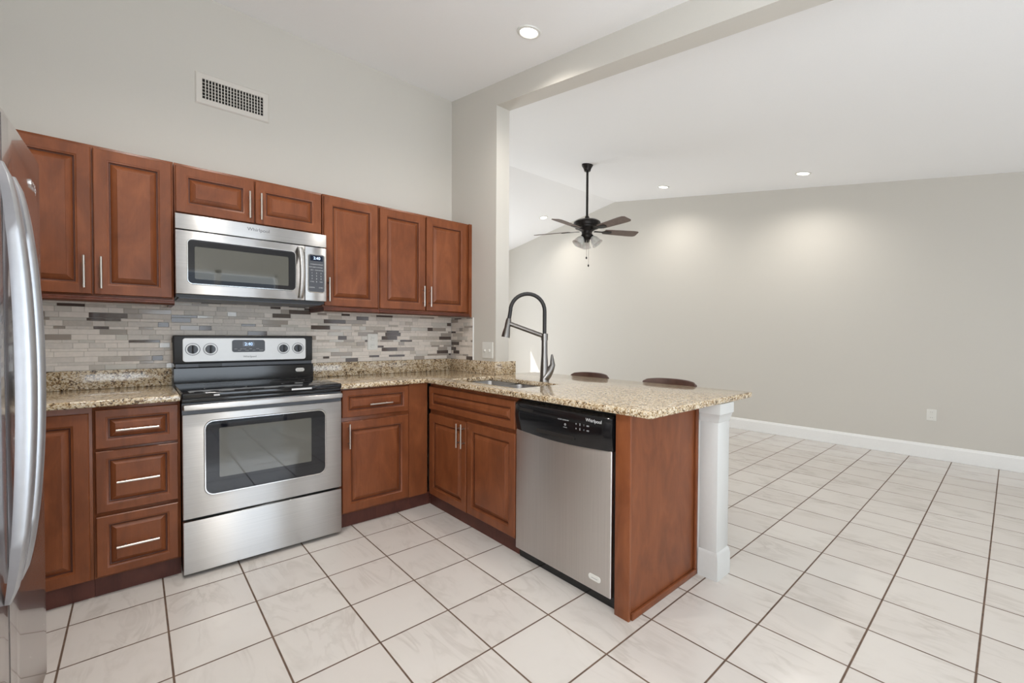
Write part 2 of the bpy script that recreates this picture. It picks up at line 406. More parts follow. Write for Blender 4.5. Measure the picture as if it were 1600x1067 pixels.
YB = .60                   # face of base cabinets on the stove wall
XB = 5.765                 # face of base cabinets on the peninsula
ZC = 2.826                 # top of base cabinets
FD = mm(42)
def base_y(x0, x1, label, name='base_cabinet'):
    t = thing(name, ((x0 + x1) / 2, YW - .9, 0), label, 'cabinet')
    obj('carcass', B().box(x0, x1, YB, YW - .05, .29, ZC, mm(1)), M_wood, t)
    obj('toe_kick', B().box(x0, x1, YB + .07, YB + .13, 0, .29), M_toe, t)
    return t
def dr(t, axis, face, a, c, z0, z1, hs=None, hz=None, hl=.49, fr=FD):
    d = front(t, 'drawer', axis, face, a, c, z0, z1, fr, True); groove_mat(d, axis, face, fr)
    if hs is not None: handle(d, axis, face - TH, hs, hz, False, hl)
    return d
t = base_y(X0 + .05, .225, 'corner base cabinet with one tall door partly hidden by the refrigerator')
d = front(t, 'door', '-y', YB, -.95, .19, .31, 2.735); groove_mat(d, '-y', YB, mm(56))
t = base_y(.228, 1.236, 'three drawer base cabinet left of the stove')
dr(t, '-y', YB, .255, 1.208, 2.205, 2.775, .725, 2.47)
dr(t, '-y', YB, .255, 1.203, 1.262, 2.165, .727, 1.70)
dr(t, '-y', YB, .255, 1.198, .325, 1.205, .717, .735)
t = base_y(3.72, 5.235, 'base cabinet with one drawer over one door right of the stove')
dr(t, '-y', YB, 3.775, 5.212, 2.24, 2.79, 4.55, 2.475)
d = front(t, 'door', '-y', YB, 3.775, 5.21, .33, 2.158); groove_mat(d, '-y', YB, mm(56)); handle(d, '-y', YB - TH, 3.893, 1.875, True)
t = thing('corner_filler', (5.5, YB, 0), 'plain vertical wood filler panel in the inside corner of the base cabinets', 'panel')
obj('board', B().box(5.238, 5.70, YB - .005, YB + .06, .29, ZC), M_wood, t)
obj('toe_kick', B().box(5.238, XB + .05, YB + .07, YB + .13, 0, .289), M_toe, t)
t = thing('sink_cabinet', (6.6, -1.0, 0), 'sink base cabinet on the peninsula with two doors below a false drawer', 'cabinet')
b = B().box(XB, 7.42, .40, .55, .29, ZC).box(XB, 7.42, -2.478, -2.40, .29, ZC).box(XB, XB + .08, -2.40, .40, .29, ZC).box(XB + .08, 7.42, -2.40, .40, .29, .35)
obj('carcass', b, M_wood, t)
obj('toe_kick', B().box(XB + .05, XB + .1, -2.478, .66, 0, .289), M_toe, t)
d = dr(t, '-x', XB, -2.455, .52, 2.235, 2.745); d.name = 'false_drawer'
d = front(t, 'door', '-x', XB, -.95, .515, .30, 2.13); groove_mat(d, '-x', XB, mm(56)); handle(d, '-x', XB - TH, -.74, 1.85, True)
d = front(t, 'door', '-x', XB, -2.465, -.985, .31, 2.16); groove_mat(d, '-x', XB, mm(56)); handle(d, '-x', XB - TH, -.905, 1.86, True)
t = thing('peninsula_end_panel', (6.6, -4.83, 0), 'large plain cherry end panel closing the peninsula beside the dishwasher', 'panel')
obj('panel', B().box(5.75, 7.6, -4.815, -4.6, 0.0, ZC), M_wood, t)
obj('front_stile', B().box(5.703, 5.75, -4.835, -4.598, 0, ZC, mm(1)), M_wood, t)
obj('bottom_strip', B().box(5.76, 7.6, -4.86, -4.815, 0, .095, mm(4)), M_wood, t)
obj('back_strip', B().box(7.53, 7.595, -4.86, -4.815, .096, ZC - .002, mm(4)), M_wood, t)

# ------------------------------------------------------------------ worktops
ZTOP = 2.925
def slab(name, xs, ys, keep, parent):
    """flat slab made of grid cells, bullnosed on its outline"""
    b = B(); bm = b.bm; vm = {}
    def g(i, j):
        if (i, j) not in vm: vm[i, j] = bm.verts.new((xs[i], ys[j], ZTOP))
        return vm[i, j]
    for i in range(len(xs) - 1):
        for j in range(len(ys) - 1):
            if keep(i, j): bm.faces.new([g(i, j), g(i + 1, j), g(i + 1, j + 1), g(i, j + 1)])
    ex = bmesh.ops.extrude_face_region(bm, geom=list(bm.faces))
    for v in ex['geom']:
        if isinstance(v, bmesh.types.BMVert): v.co.z = ZC
    bmesh.ops.recalc_face_normals(bm, faces=bm.faces)
    sh = [e for e in bm.edges if len(e.link_faces) == 2 and e.calc_face_angle(0) > 1.0 and abs(e.verts[0].co.z - e.verts[1].co.z) < .01]
    bmesh.ops.bevel(bm, geom=sh, offset=mm(7), segments=3, profile=.5, affect='EDGES')
    return obj(name, b, M_granite, parent)
t = thing('countertop', (0, 1.4, ZC), 'short granite worktop between the refrigerator and the stove', 'countertop')
slab('slab', [X0, 1.232], [.47, YW], lambda i, j: True, t)
obj('upstand', B().box(X0 + .07, 1.225, YW - .07, YW, ZTOP, 3.25, mm(2)), M_granite, t)
t = thing('countertop', (6.8, -1.5, ZC), 'long L shaped granite worktop with the sink running onto the peninsula', 'countertop')
SX0, SX1, SY0, SY1 = 6.0, 7.1, -2.2, 0.05
xs = [3.722, 5.62, SX0, SX1, 7.5, 8.86]; ys = [-5.19, SY0, SY1, .36, .47, YW]
slab('slab', xs, ys, lambda i, j: ((j == 4 and i <= 3) or (1 <= i <= 3 and j == 3) or (i >= 1 and j <= 2 and not (i == 2 and j == 1))), t)
obj('upstand', B().box(3.73, 7.43, YW - .07, YW, ZTOP, 3.25, mm(2)), M_granite, t)
obj('upstand', B().box(7.43, 7.50, .36, YW, ZTOP, 3.25, mm(2)), M_granite, t)
obj('upstand', B().box(7.43, 8.11, .29, .36, ZTOP, 3.25, mm(2)), M_granite, t)

# stainless double sink hung under the worktop
t = thing('kitchen_sink', (6.55, -1.08, 2.2), 'stainless steel double bowl sink set under the peninsula worktop', 'sink')
b = B()
def bowl(y0, y1, zb):
    def ring(i, z, r=.14, seg=5):
        out = []
        for cx, cy, a0 in ((SX1 + .03 - r, y1 - r, 0), (SX0 - .03 + r, y1 - r, 90), (SX0 - .03 + r, y0 + r, 180), (SX1 + .03 - r, y0 + r, 270)):
            for k in range(seg + 1):
                a = math.radians(a0 + 90 * k / seg); out.append((cx + (r - i) * math.cos(a), cy + (r - i) * math.sin(a), z))
        return out
    b.loft([ring(0, ZC - .004), ring(.01, ZC - .1), ring(.03, zb + .12), ring(.10, zb)], cap0=False)
bowl(SY0 - .03, -.98, 2.25); bowl(-.90, SY1 + .03, 2.25)
b.box(SX0, SX1, -.98, -.90, 2.70, 2.78, mm(5))
obj('basin', b, M_steel, t)
for y in (-1.6, -.42): obj('drain', B().lathe((6.55, y, 2.252), [(.14, 0), (.14, .012), (.11, .012), (.09, .004), (.02, .004)], 24), M_chrome, t)

# pull-down faucet
fb = Vector((7.26, -1.615, ZTOP)); fd = Vector((-.75, .66, 0))
t = thing('faucet', fb, 'tall brushed steel spring neck faucet with black hose behind the sink', 'faucet')
b = B().lathe(fb, [(.10, 0), (.10, .02), (.092, .05), (.082, .3), (.066, .6), (.062, .95), (.062, 1.0)], 24)
obj('body', b, M_steel_dark, t)
def fp(l, h): return fb + fd * l + Vector((0, 0, h))
pts = []
R = .365; top = 1.50
for k in range(5): pts.append(fp(0, 1.0 + (top - 1.0) * k / 5))
for k in range(17):
    a = math.pi * k / 16; pts.append(fp(R - R * math.cos(a), top + R * math.sin(a)))
pts += [fp(2 * R + .015, top - .1), fp(2 * R + .03, 1.32)]
obj('hose', B().tube(pts, .042, 14), M_hose, t, 'dark rubber covered hose')
h0 = fp(2 * R + .03, 1.34); h1 = fp(2 * R + .10, .94)
b = B().tube([h0, h0.lerp(h1, .12), h0.lerp(h1, .5), h0.lerp(h1, .8), h1], [.05, .06, .064, .085, .09], 18)
obj('spray_head', b, M_steel_dark, t)
b = B().cyl(fp(0, .96), fp(2 * R + .03, 1.235), .048, seg=14)
b.lathe(fp(0, .88), [(.075, 0), (.075, .14)], 20)
obj('support_arm', b, M_steel_dark, t)
hd = Vector((.66, -.75, 0))
b = B().tube([fb + hd * .01 + Vector((0, 0, .07)), fb + hd * .07 + Vector((0, 0, .15)), fb + hd * .13 + Vector((0, 0, .25)), fb + hd * .175 + Vector((0, 0, .36)), fb + hd * .165 + Vector((0, 0, .48)), fb + hd * .16 + Vector((0, 0, .58))], [.10, .095, .078, .058, .038, .02], 16)
obj('lever', b, M_steel_dark, t)

# ------------------------------------------------------------------ mosaic backsplash (one surface of little tiles)
def mosaic_mats():
    out = []
    for nm, c, ro, va in (('cream_stone', srgb(226, 217, 207), .5, .05), ('grey_stone', srgb(212, 204, 195), .5, .05), ('taupe_glass', srgb(164, 154, 144), .12, .02),
                          ('brown_glass', srgb(88, 76, 70), .08, .03), ('smoke_stone', srgb(190, 181, 170), .35, .08), ('clear_glass', srgb(208, 203, 194), .05, .02), ('grout', srgb(196, 189, 180), .8, .02)):
        out.append(simple('mosaic_' + nm, c, ro, 0.0, va, 60, 0.02 if ro > .3 else 0))
    return out
MOS = mosaic_mats()
def pick():
    r = random.random()
    for w, i in ((.38, 0), (.20, 1), (.12, 4), (.12, 2), (.11, 3), (.07, 5)):
        if r < w: return i
        r -= w
    return 0
b = B()
def mosaic(axis, front, s0, s1, z0, z1):
    P = place(axis, front); gz = mm(1.6); z = z0; last = None
    b.box(*( (s0, s1, front - mm(3), front, z0, z1) if axis == '-y' else (front - mm(3), front, s0, s1, z0, z1)), mi=6)
    pat = [.094, .052, .094, .094, .052]; k = 0
    while z < z1 - .02:
        h = min(pat[k % 5], z1 - z); k += 1
        x = s0 - random.random() * .3
        while x < s1:
            L = random.choice([.16, .2, .3, .36, .42, .5]) if h > .06 else random.choice([.14, .2, .26, .34, .44])
            a, c = max(x, s0), min(x + L - gz, s1)
            if c - a > .01:
                m = pick()
                while m == last and m in (3,): m = pick()
                last = m; d = mm(5.5 if m in (2, 3, 5) else 5); i = mm(.8)
                b.loft([[P(a, z, mm(2)), P(c, z, mm(2)), P(c, z + h - gz, mm(2)), P(a, z + h - gz, mm(2))],
                        [P(a, z, d - i), P(c, z, d - i), P(c, z + h - gz, d - i), P(a, z + h - gz, d - i)],
                        [P(a + i, z + i, d), P(c - i, z + i, d), P(c - i, z + h - gz - i, d), P(a + i, z + h - gz - i, d)]], cap0=False, mi=m)
            x += L
        z += h
mosaic('-y', YW, X0 + .02, 1.225, 3.252, ZB)
mosaic('-y', YW, 1.225, 3.72, 2.96, 4.55)
mosaic('-y', YW, 3.72, 7.475, 3.252, ZB)
tag(obj('tile_backsplash', b, MOS, None, None, 20), 'mosaic backsplash of beige, grey and dark brown strip tiles along the stove wall', 'backsplash')
b = B(); mosaic('-x', XP, 1.33, YW - .025, 3.252, ZB - .1)
tag(obj('tile_backsplash', b, MOS, None, None, 20), 'narrow mosaic return on the partition wall beside the light switch', 'backsplash')
struct('trim_1', B().box(XP - mm(7), XP, 1.305, 1.33, 3.252, ZB - .1), M_trim)

# ------------------------------------------------------------------ microwave
t = thing('microwave', (2.44, 1.7, 4.56), 'stainless over the range microwave hanging above the stove', 'microwave')
mx0, mx1, mz0, mz1, my = 1.222, 3.66, 4.56, 5.93, 1.10
obj('body', B().box(mx0 + .01, mx1 - .01, my + .12, YW - .03, mz0 - .03, mz1 + .02), M_blackmat, t)
obj('vent_panel', B().box(mx0, mx1, my, my + .12, 5.675, mz1, mm(2)), M_steel, t)
d = obj('door', B().box(mx0, 3.246, my, my + .12, mz0 + .02, 5.655, mm(3)), M_steel, t)
obj('window_rim', B().rrect('-y', my, 1.375, 3.09, 4.745, 5.53, .085, -.01, .008, edge=.006), M_chrome, d, 'thin bright rim')
obj('window_frame', B().rrect('-y', my, 1.392, 3.073, 4.762, 5.513, .07, 0, .012), M_ovenframe, d, 'dark glass border')
obj('window', B().rrect('-y', my, 1.485, 2.95, 4.84, 5.395, .02, 0, .015), M_screen, d, 'grey glass window')
hb = [(3.165, my - .02, 4.62 + (5.62 - 4.62) * k / 12) for k in range(13)]
b = B(); L = []
for k in range(13):
    z = 4.62 + 1.0 * k / 12; bow = .16 * math.sin(math.pi * k / 12) ** .7; w = .055
    L.append([(3.165 - w, my - bow, z), (3.165 - w * .6, my - bow - .035, z), (3.165 + w * .6, my - bow - .035, z), (3.165 + w, my - bow, z)])
b.loft(L); obj('handle', b, M_steel, d, 'bowed vertical stainless handle', 60)
p = obj('control_panel', B().box(3.252, mx1, my, my + .12, mz0 + .02, 5.655, mm(3)), M_steel, t)
obj('keypad_rim', B().rrect('-y', my, 3.30, 3.628, 4.745, 5.52, .05, -.01, .008, edge=.006), M_chrome, p, 'thin bright rim')
obj('keypad', B().rrect('-y', my, 3.315, 3.613, 4.76, 5.505, .04, 0, .012), M_grey_panel, p)
obj('display', B().rrect('-y', my, 3.345, 3.583, 5.38, 5.485, .012, 0, .015), M_lcdback, p)
text('clock_digits', '2:40', .055, (3.47, my - .0165, 5.432), '-y', M_lcd, p)
for i in range(10):
    for j in range(3):
        if i < 3: s = ['COOK', 'DEFROST', 'REHEAT', 'POPCORN', 'POTATO', 'PIZZA', 'MELT', 'STEAM', 'SOFTEN'][i * 3 + j]; h = .017
        elif i < 7: s = ['1', '2', '3', '4', '5', '6', '7', '8', '9', 'POWER', '0', 'TIMER'][(i - 3) * 3 + j]; h = .026 if len(s) == 1 else .015
        elif i == 8: s = ['CANCEL', '', 'START'][j]; h = .02
        else: continue
        if s: text('key_print', s, h, (3.38 + j * .085, my - .0125, 5.31 - i * .058), '-y', M_mark, p, .0001)
text('maker_name', 'Whirlpool', .062, (2.45, my - .0005, 5.832), '-y', M_mark_dark, t)
# bottom of the hood: grease filter and lamp strip
obj('hood_underside', B().box(mx0 + .05, mx1 - .05, my + .16, YW - .1, mz0 - .05, mz0 - .03), M_grey_panel, t)

# ------------------------------------------------------------------ range
t = thing('stove', (2.47, 1.3, 0), 'freestanding stainless electric range with black glass cooktop', 'stove')
ox0, ox1, oy = 1.247, 3.70, .37
obj('body', B().box(ox0 + .005, ox1 - .005, oy + .14, YW - .12, .07, 2.86), M_blackmat, t)
obj('cooktop', B().box(ox0 - .012, ox1 + .012, oy - .0, 2.12, 2.86, 2.955, mm(8), 3), M_glass_black, t)
obj('front_trim', B().box(ox0, ox1, oy + .02, oy + .14, 2.80, 2.86, mm(3)), M_black, t)
for x, y, r in ((1.9, .95, .32), (3.05, .95, .26), (1.9, 1.65, .24), (3.05, 1.65, .32)):
    b = B(); P = [(x + rr_ * math.cos(a), y + rr_ * math.sin(a)) for rr_ in (r, r - .012) for a in [2 * math.pi * k / 40 for k in range(40)]]
    vs = b.vs([(q[0], q[1], 2.9562) for q in P])
    for k in range(40): b.face([vs[k], vs[(k + 1) % 40], vs[40 + (k + 1) % 40], vs[40 + k]])
    obj('burner_ring', b, M_mark_dark, t)
d = obj('oven_door', B().box(ox0, ox1, oy, oy + .14, .945, 2.61, mm(4)), M_steel, t)
obj('door_band', B().box(ox0, ox1, oy + .03, oy + .14, 2.61, 2.79), M_grey_panel, d, 'dark recess behind the handle')  # charcoal colour stands in for the shade under the handle
obj('handle', B().box(ox0 + .005, ox1 - .002, oy - .09, oy + .03, 2.685, 2.775, mm(6), 3), M_steel, d, 'full width stainless bar handle')
obj('window_rim', B().rrect('-y', oy, 1.52, 3.415, 1.265, 2.50, .14, -.01, .014, edge=.01), M_chrome, d, 'thin bright rim')
obj('window_frame', B().rrect('-y', oy, 1.545, 3.39, 1.29, 2.475, .12, 0, .018), M_ovenframe, d, 'dark tinted glass border')
obj('window', B().rrect('-y', oy, 1.727, 3.145, 1.545, 2.355, .02, 0, .021), M_screen, d, 'grey glass window')
d = obj('storage_drawer', B().box(ox0, ox1, oy, oy + .14, .065, .905, mm(4)), M_steel, t)
for x in (1.5, 3.5): obj('foot', B().cyl((x, oy + .25, 0), (x, oy + .25, .075), .06, seg=14), M_blackmat, t)
for x in (1.5, 3.5): obj('foot', B().cyl((x, 2.0, 0), (x, 2.0, .075), .06, seg=14), M_blackmat, t)
obj('label_strip', B().box(2.82, 3.16, oy - .004, oy, 2.888, 2.918), M_mark, t, 'pale printed strip')
obj('label_strip', B().box(1.66, 1.74, oy - .004, oy, 2.888, 2.912), M_mark, t, 'pale printed strip')
# backguard
gy = 2.16
b = B().prism('+x', ox0 - .005, [(gy - .03, 2.955), (gy - .03, 3.24), (gy + .02, 3.26), (gy + .1, 3.26), (gy + .1, 2.955)], 0, ox1 - ox0 + .0)
obj('splash_panel', b, M_black, t)
obj('vent_slot', B().box(ox0 + .02, ox1 - .02, gy + .04, gy + .1, 3.26, 3.33), M_grey_panel, t, 'grey strip under the control panel')
obj('oven_vent', B().box(1.62, 2.0, gy + .02, gy + .04, 3.262, 3.32), M_blackmat, t)
p = obj('backguard', B().box(ox0 - .012, ox1 - .01, gy, YW - .03, 3.325, 3.868, mm(6), 3), M_blackmat, t)
obj('control_panel', B().rrect('-y', gy, 1.375, 3.545, 3.362, 3.82, .05, 0, .012, edge=.006), M_alu, p, 'stainless control panel')
obj('clock_panel', B().rrect('-y', gy, 2.165, 2.747, 3.535, 3.783, .045, 0, .018), M_grey_panel, p)
obj('display', B().rrect('-y', gy, 2.35, 2.555, 3.65, 3.745, .01, 0, .021), M_lcdback, p)
text('clock_digits', '2:40', .06, (2.452, gy - .0225, 3.697), '-y', M_lcd, p)
for i, s in enumerate(['BAKE', 'BROIL', 'KEEP WARM', 'CLOCK', 'TIMER', 'LIGHT', 'START', 'CANCEL']):
    text('key_print', s, .014, (2.23 + i * .064, gy - .0185, 3.60 - (.03 if i % 2 else 0)), '-y', M_mark, p, .0001)
text('maker_name', 'Whirlpool', .04, (2.475, gy - .0125, 3.442), '-y', M_mark_dark, p)
for i, x in enumerate((1.53, 1.81, 3.10, 3.387)):
    k = obj('knob', B().lathe((x, gy - .012, 3.603), [(.083, 0), (.083, .02), (.075, .06), (.0, .06)], 28, (0, -1, 0), True, False), M_grey_panel, p)
    obj('grip', B().box(x - .014, x + .014, gy - .115, gy - .07, 3.53, 3.676, mm(2)), M_blackmat, k)
    obj('dial_marks', B().lathe((x, gy - .0121, 3.603), [(.118, 0), (.118, .001), (.108, .001), (.108, 0)], 28, (0, -1, 0), False, False), M_mark_dark, p)
text('sticker', '-----', .05, (3.42, gy - .0335, 3.13), '-y', M_mark_dark, obj('badge', B().rrect('-y', gy - .03, 3.33, 3.51, 3.09, 3.17, .038, 0, .003), M_white, t, 'white oval sticker'), .0001)

# ------------------------------------------------------------------ dishwasher
t = thing('dishwasher', (6.6, -3.54, 0), 'stainless dishwasher with black control strip at the end of the peninsula', 'dishwasher')
dx = 5.70
obj('tub', B().box(dx + .1, 7.4, -4.57, -2.5, .15, 2.78), M_blackmat, t)
d = obj('door', B().box(dx, dx + .1, -4.535, -2.495, .175, 2.27, mm(5), 3), M_steel_dw, t)
b = B(); n = 24; L = []
for k in range(n + 1):
    y = -2.492 + (-4.545 + 2.492) * k / n; sag = .05 * math.sin(math.pi * k / n); e = .03 if k in (0, n) else 0
    L.append([(dx + .1, y, 2.77), (dx + .03 + e, y, 2.77), (dx - .035 + e, y, 2.72), (dx - .05 + e, y, 2.52), (dx - .035 + e, y, 2.40 - sag), (dx - .012 + e, y, 2.275 - sag), (dx + .03, y, 2.262 - sag * .6), (dx + .1, y, 2.262)])
p = b.loft(L); p = obj('control_panel', b, M_black, t, 'glossy black curved control strip', 50)
b = B()
for k in range(17):
    pass
obj('pocket_handle', B().rrect('-x', dx - .03, -3.88, -3.05, 2.315, 2.375, .028, -.01, .012), M_dark, p, 'recessed grip slot')
obj('vent', B().rrect('-x', dx - .04, -2.98, -2.63, 2.62, 2.665, .02, -.02, .006), M_dark, p)
text('maker_name', 'Whirlpool', .05, (dx - .052, -4.25, 2.665), '-x', M_mark, p, .0004)
text('key_print', 'HI-TEMP  HEATED DRY', .016, (dx - .052, -3.66, 2.60), '-x', M_mark, p, .0002)
for i in range(4):
    for j in range(2):
        if j == 0 or i < 4: text('key_print', '●■◆▲'[0] if False else ['o', '||', '::', 'oo'][i], .03, (dx - .0525, -3.92 - i * .075, 2.58 - j * .07), '-x', M_mark, p, .0002)
text('key_print', 'o', .05, (dx - .0525, -3.70, 2.54), '-x', M_mark, p, .0002); text('key_print', 'CANCEL', .014, (dx - .0525, -3.70, 2.49), '-x', M_mark, p, .0002)
s_ = obj('badge', B().rrect('-x', dx, -4.36, -4.14, .325, .41, .04, 0, .004), M_white, d, 'white oval sticker')
text('sticker', '-----', .05, (dx - .005, -4.25, .367), '-x', M_mark_dark, s_, .0001)
obj('kick_plate', B().box(dx + .10, dx + .2, -4.57, -2.5, 0, .16), M_black, t)

# ------------------------------------------------------------------ support post at the end of the peninsula
t = thing('support_post', (7.83, -5.0, 0), 'white square post with moulded base and capital holding up the peninsula', 'post')
def stack(b, prof, x0, x1, y0, y1):
    return b.loft([[(x0 - i, y0 - i, z), (x1 + i, y0 - i, z), (x1 + i, y1, z), (x0 - i, y1, z)] for i, z in prof])
sx0, sx1, sy0, sy1 = 7.625, 8.035, -5.155, -4.865
obj('shaft', B().box(sx0, sx1, sy0, sy1, .40, 2.62, mm(1)), M_post, t)
obj('base', stack(B(), [(.03, 0), (.03, .34), (.022, .37), (.022, .39), (.008, .43), (.0, .44)], sx0, sx1, sy0, sy1), M_post, t)
obj('capital', stack(B(), [(.0, 2.52), (.012, 2.535), (.012, 2.57), (.02, 2.585), (.035, 2.65), (.048, 2.66), (.048, ZC)], sx0, sx1, sy0, sy1), M_post, t)

# ------------------------------------------------------------------ refrigerator
t = thing('refrigerator', (-1.2, -2.98, 0), 'large side by side stainless refrigerator at the left edge', 'refrigerator')
rx = -.05
obj('body', B().box(-2.5, rx - .28, -4.42, -1.55, .06, 5.62, mm(4)), simple('grey_fridge_shell', srgb(120, 120, 122), .4), t)
def fdoor(y0, y1):
    b = B(); n = 12; L = []
    for k in range(n + 1):
        y = y0 + (y1 - y0) * k / n; c = .004 * (1 - (2 * k / n - 1) ** 2)
        e = .015 if k in (0, n) else 0
        xf = rx + .024 * (y + 2.98) - e
        L.append([(rx - .27, y, .30), (xf - .03, y, .30), (xf, y, .36), (xf, y, 5.60), (xf - .03, y, 5.67), (rx - .27, y, 5.67)])
    return obj('door', b.loft(L), M_steel_fr, t, None, 50)
d1 = fdoor(-2.975, -1.5); d2 = fdoor(-4.46, -2.995)
obj('hinge_cover', B().box(rx - .6, rx - .1, -1.75, -1.55, 5.62, 5.72, mm(5)), M_blackmat, t)
obj('base_grille', B().box(rx - .5, rx - .2, -4.40, -1.56, 0, .28, mm(3)), M_blackmat, t)
def fhandle(d, y):
    b = B(); L = []; n = 32
    for k in range(n + 1):
        f = k / n; z = 1.82 + (5.16 - 1.82) * f; q = (1 - (2 * f - 1) ** 2); w = .066 if 0 < k < n else .03
        x = rx - .005 + .075 * q ** .8; th = .035 + .075 * q ** .5
        L.append([(x, y - w * .7, z), (x + th * .7, y - w, z), (x + th * .9, y - w * .75, z), (x + th, y - w * .3, z), (x + th, y + w * .3, z), (x + th * .9, y + w * .75, z), (x + th * .7, y + w, z), (x, y + w * .7, z)])
    obj('handle', b.loft(L), M_handle, d, 'long bowed silver handle', 60)
fhandle(d1, -2.77); fhandle(d2, -3.2)
text('maker_name', 'Whirlpool', .075, (rx + .026, -1.84, 5.30), '+x', M_chrome, d1, .001)

# ------------------------------------------------------------------ wall plates and vent
def duplex(t, axis, front, s, z):
    P = place(axis, front)
    for dz in (.09, -.09):
        r = obj('receptacle', B().rrect(axis, front, s - .055, s + .055, z + dz - .055, z + dz + .055, .04, .015, .043, edge=.004), M_white, t)
        b = B()
        for q in (-.022, .022): b.prism(axis, front, [(s + q - .003, z + dz - .004), (s + q + .003, z + dz - .004), (s + q + .003, z + dz + .026), (s + q - .003, z + dz + .026)], .03, .0445)
        obj('slots', b, M_mark_dark, r, 'dark slots')
t = thing('wall_outlet', (5.17, YW, 3.73), 'white duplex outlet on the mosaic backsplash right of the stove', 'outlet')
obj('plate', B().rrect('-y', YW, 5.04, 5.30, 3.53, 3.93, .02, .015, .035, edge=.008), M_white, t); duplex(t, '-y', YW, 5.17, 3.73)
t = thing('wall_outlet', (XF, -6.51, 1.41), 'white duplex outlet low on the long bare living room wall', 'outlet')
obj('plate', B().rrect('-x', XF, -6.63, -6.39, 1.23, 1.60, .02, 0, .025, edge=.008), M_white, t); duplex(t, '-x', XF, -6.51, 1.415)
t = thing('light_switch', (XP, .68, 3.53), 'double toggle light switch plate on the partition beside the faucet', 'switch')
obj('plate', B().rrect('-x', XP, .46, .90, 3.32, 3.735, .02, 0, .022, edge=.008), M_white, t)
for y in (.58, .78): obj('toggle', B().box(XP - .06, XP - .02, y - .025, y + .025, 3.49, 3.55, mm(2)), M_white, t)
t = thing('air_vent', (2.26, YW, 8.72), 'white rectangular air return grille high on the stove wall', 'vent')
vx0, vx1, vz0, vz1 = 1.622, 2.90, 8.413, 9.027
b = B(); f = .115
P = place('-y', YW)
def rect(i, d): return [P(vx0 + i, vz0 + i, d), P(vx1 - i, vz0 + i, d), P(vx1 - i, vz1 - i, d), P(vx0 + i, vz1 - i, d)]
b.loft([rect(0, 0), rect(0, .008), rect(.02, .03), rect(f, .03), rect(f, .004)], False, False)
obj('frame', b, M_vent, t)
obj('backing', B().prism('-y', YW, [(vx0 + .1, vz0 + .1), (vx1 - .1, vz0 + .1), (vx1 - .1, vz1 - .1), (vx0 + .1, vz1 - .1)], 0, .003), M_dark, t, 'dark duct behind the blades')
b = B(); n = 20
for k in range(1, n): x = vx0 + f + (vx1 - vx0 - 2 * f) * k / n; b.box(x - .008, x + .008, YW - .028, YW - .006, vz0 + f, vz1 - f)
obj('vertical_blades', b, M_vent, t)
b = B()
for k in range(1, 6): z = vz0 + f + (vz1 - vz0 - 2 * f) * k / 6; b.box(vx0 + f, vx1 - f, YW - .012, YW - .004, z - .004, z + .004)
obj('horizontal_blades', b, M_vent, t)

# ------------------------------------------------------------------ recessed downlights
def can(x, y, r, label, power):
    z = ceil(y); sl = .167 if y <= 6 else -.15; n = Vector((0, sl, -1)).normalized()
    t = thing('downlight', (x, y, z), label, 'light', 'recessed ceiling downlights')
    obj('trim', B().lathe((x, y, z), [(r, -.0), (r * .97, .02), (r * .78, .03), (r * .70, .012)], 36, n, False, False), M_white, t)
    obj('lens', B().lathe((x, y, z), [(r * .72, .004), (r * .72, .016)], 36, n), M_lens, t)
    l = bpy.data.lights.new('downlight_beam', 'SPOT'); l.energy = power; l.spot_size = math.radians(155); l.spot_blend = .9; l.shadow_soft_size = .06; l.color = (1, .95, .88)
    o = bpy.data.objects.new('downlight_beam', l); COL.objects.link(o); o.location = V3(x, y, z) + n * .03; o.rotation_euler = n.to_track_quat('-Z', 'Y').to_euler()
can(6.51, -1.89, .235, 'lit recessed downlight in the kitchen ceiling, nearest and largest', CAN_W)
can(18.05, -3.33, .25, 'lit recessed downlight on the living room ceiling, rightmost of them', CAN_W)
can(18.05, 1.97, .25, 'lit recessed downlight right of the fan rod above the far wall', CAN_W)
can(18.05, 9.39, .25, 'lit recessed downlight on the far ceiling slope left of the fan', CAN_W)
for x, y, kw in ((1.3, -1.9, 2.2), (1.3, -6.6, 1.0), (1.3, -10.5, 1.0), (12.0, -9.5, 1)):      # extra unseen spots without fixtures, added mainly to brighten the kitchen
    l = bpy.data.lights.new('downlight_beam', 'SPOT'); l.energy = CAN_W * kw; l.spot_size = math.radians(155); l.spot_blend = .9; l.shadow_soft_size = .08; l.color = (1, .95, .89)
    o = bpy.data.objects.new('downlight_beam', l); COL.objects.link(o); o.location = V3(x, y, ceil(y) - .05)

# ------------------------------------------------------------------ ceiling fan
fx, fy = 14.01, 2.87; fz = ceil(fy)
t = thing('ceiling_fan', (fx, fy, fz), 'dark bronze five blade ceiling fan with glass light shades on a long rod', 'fan')
c = Vector((fx, fy, 0))
obj('canopy', B().lathe(c, [(.04, fz - .26), (.12, fz - .25), (.14, fz - .17), (.19, fz - .08), (.22, fz - .03), (.22, fz + .02)], 28), M_bronze, t)
obj('downrod', B().cyl((fx, fy, 8.55), (fx, fy, fz - .2), .045, seg=16), M_bronze, t)
obj('motor_housing', B().lathe(c, [(.2, 7.92), (.21, 8.0), (.30, 8.06), (.33, 8.10), (.45, 8.13), (.46, 8.18), (.50, 8.20), (.53, 8.28), (.52, 8.36), (.44, 8.42), (.2, 8.47), (.1, 8.50), (.08, 8.58), (.05, 8.62)], 36), M_bronze, t)
rv = Vector((math.cos(YAW), -math.sin(YAW), 0)); dv = Vector((math.sin(YAW), math.cos(YAW), 0))
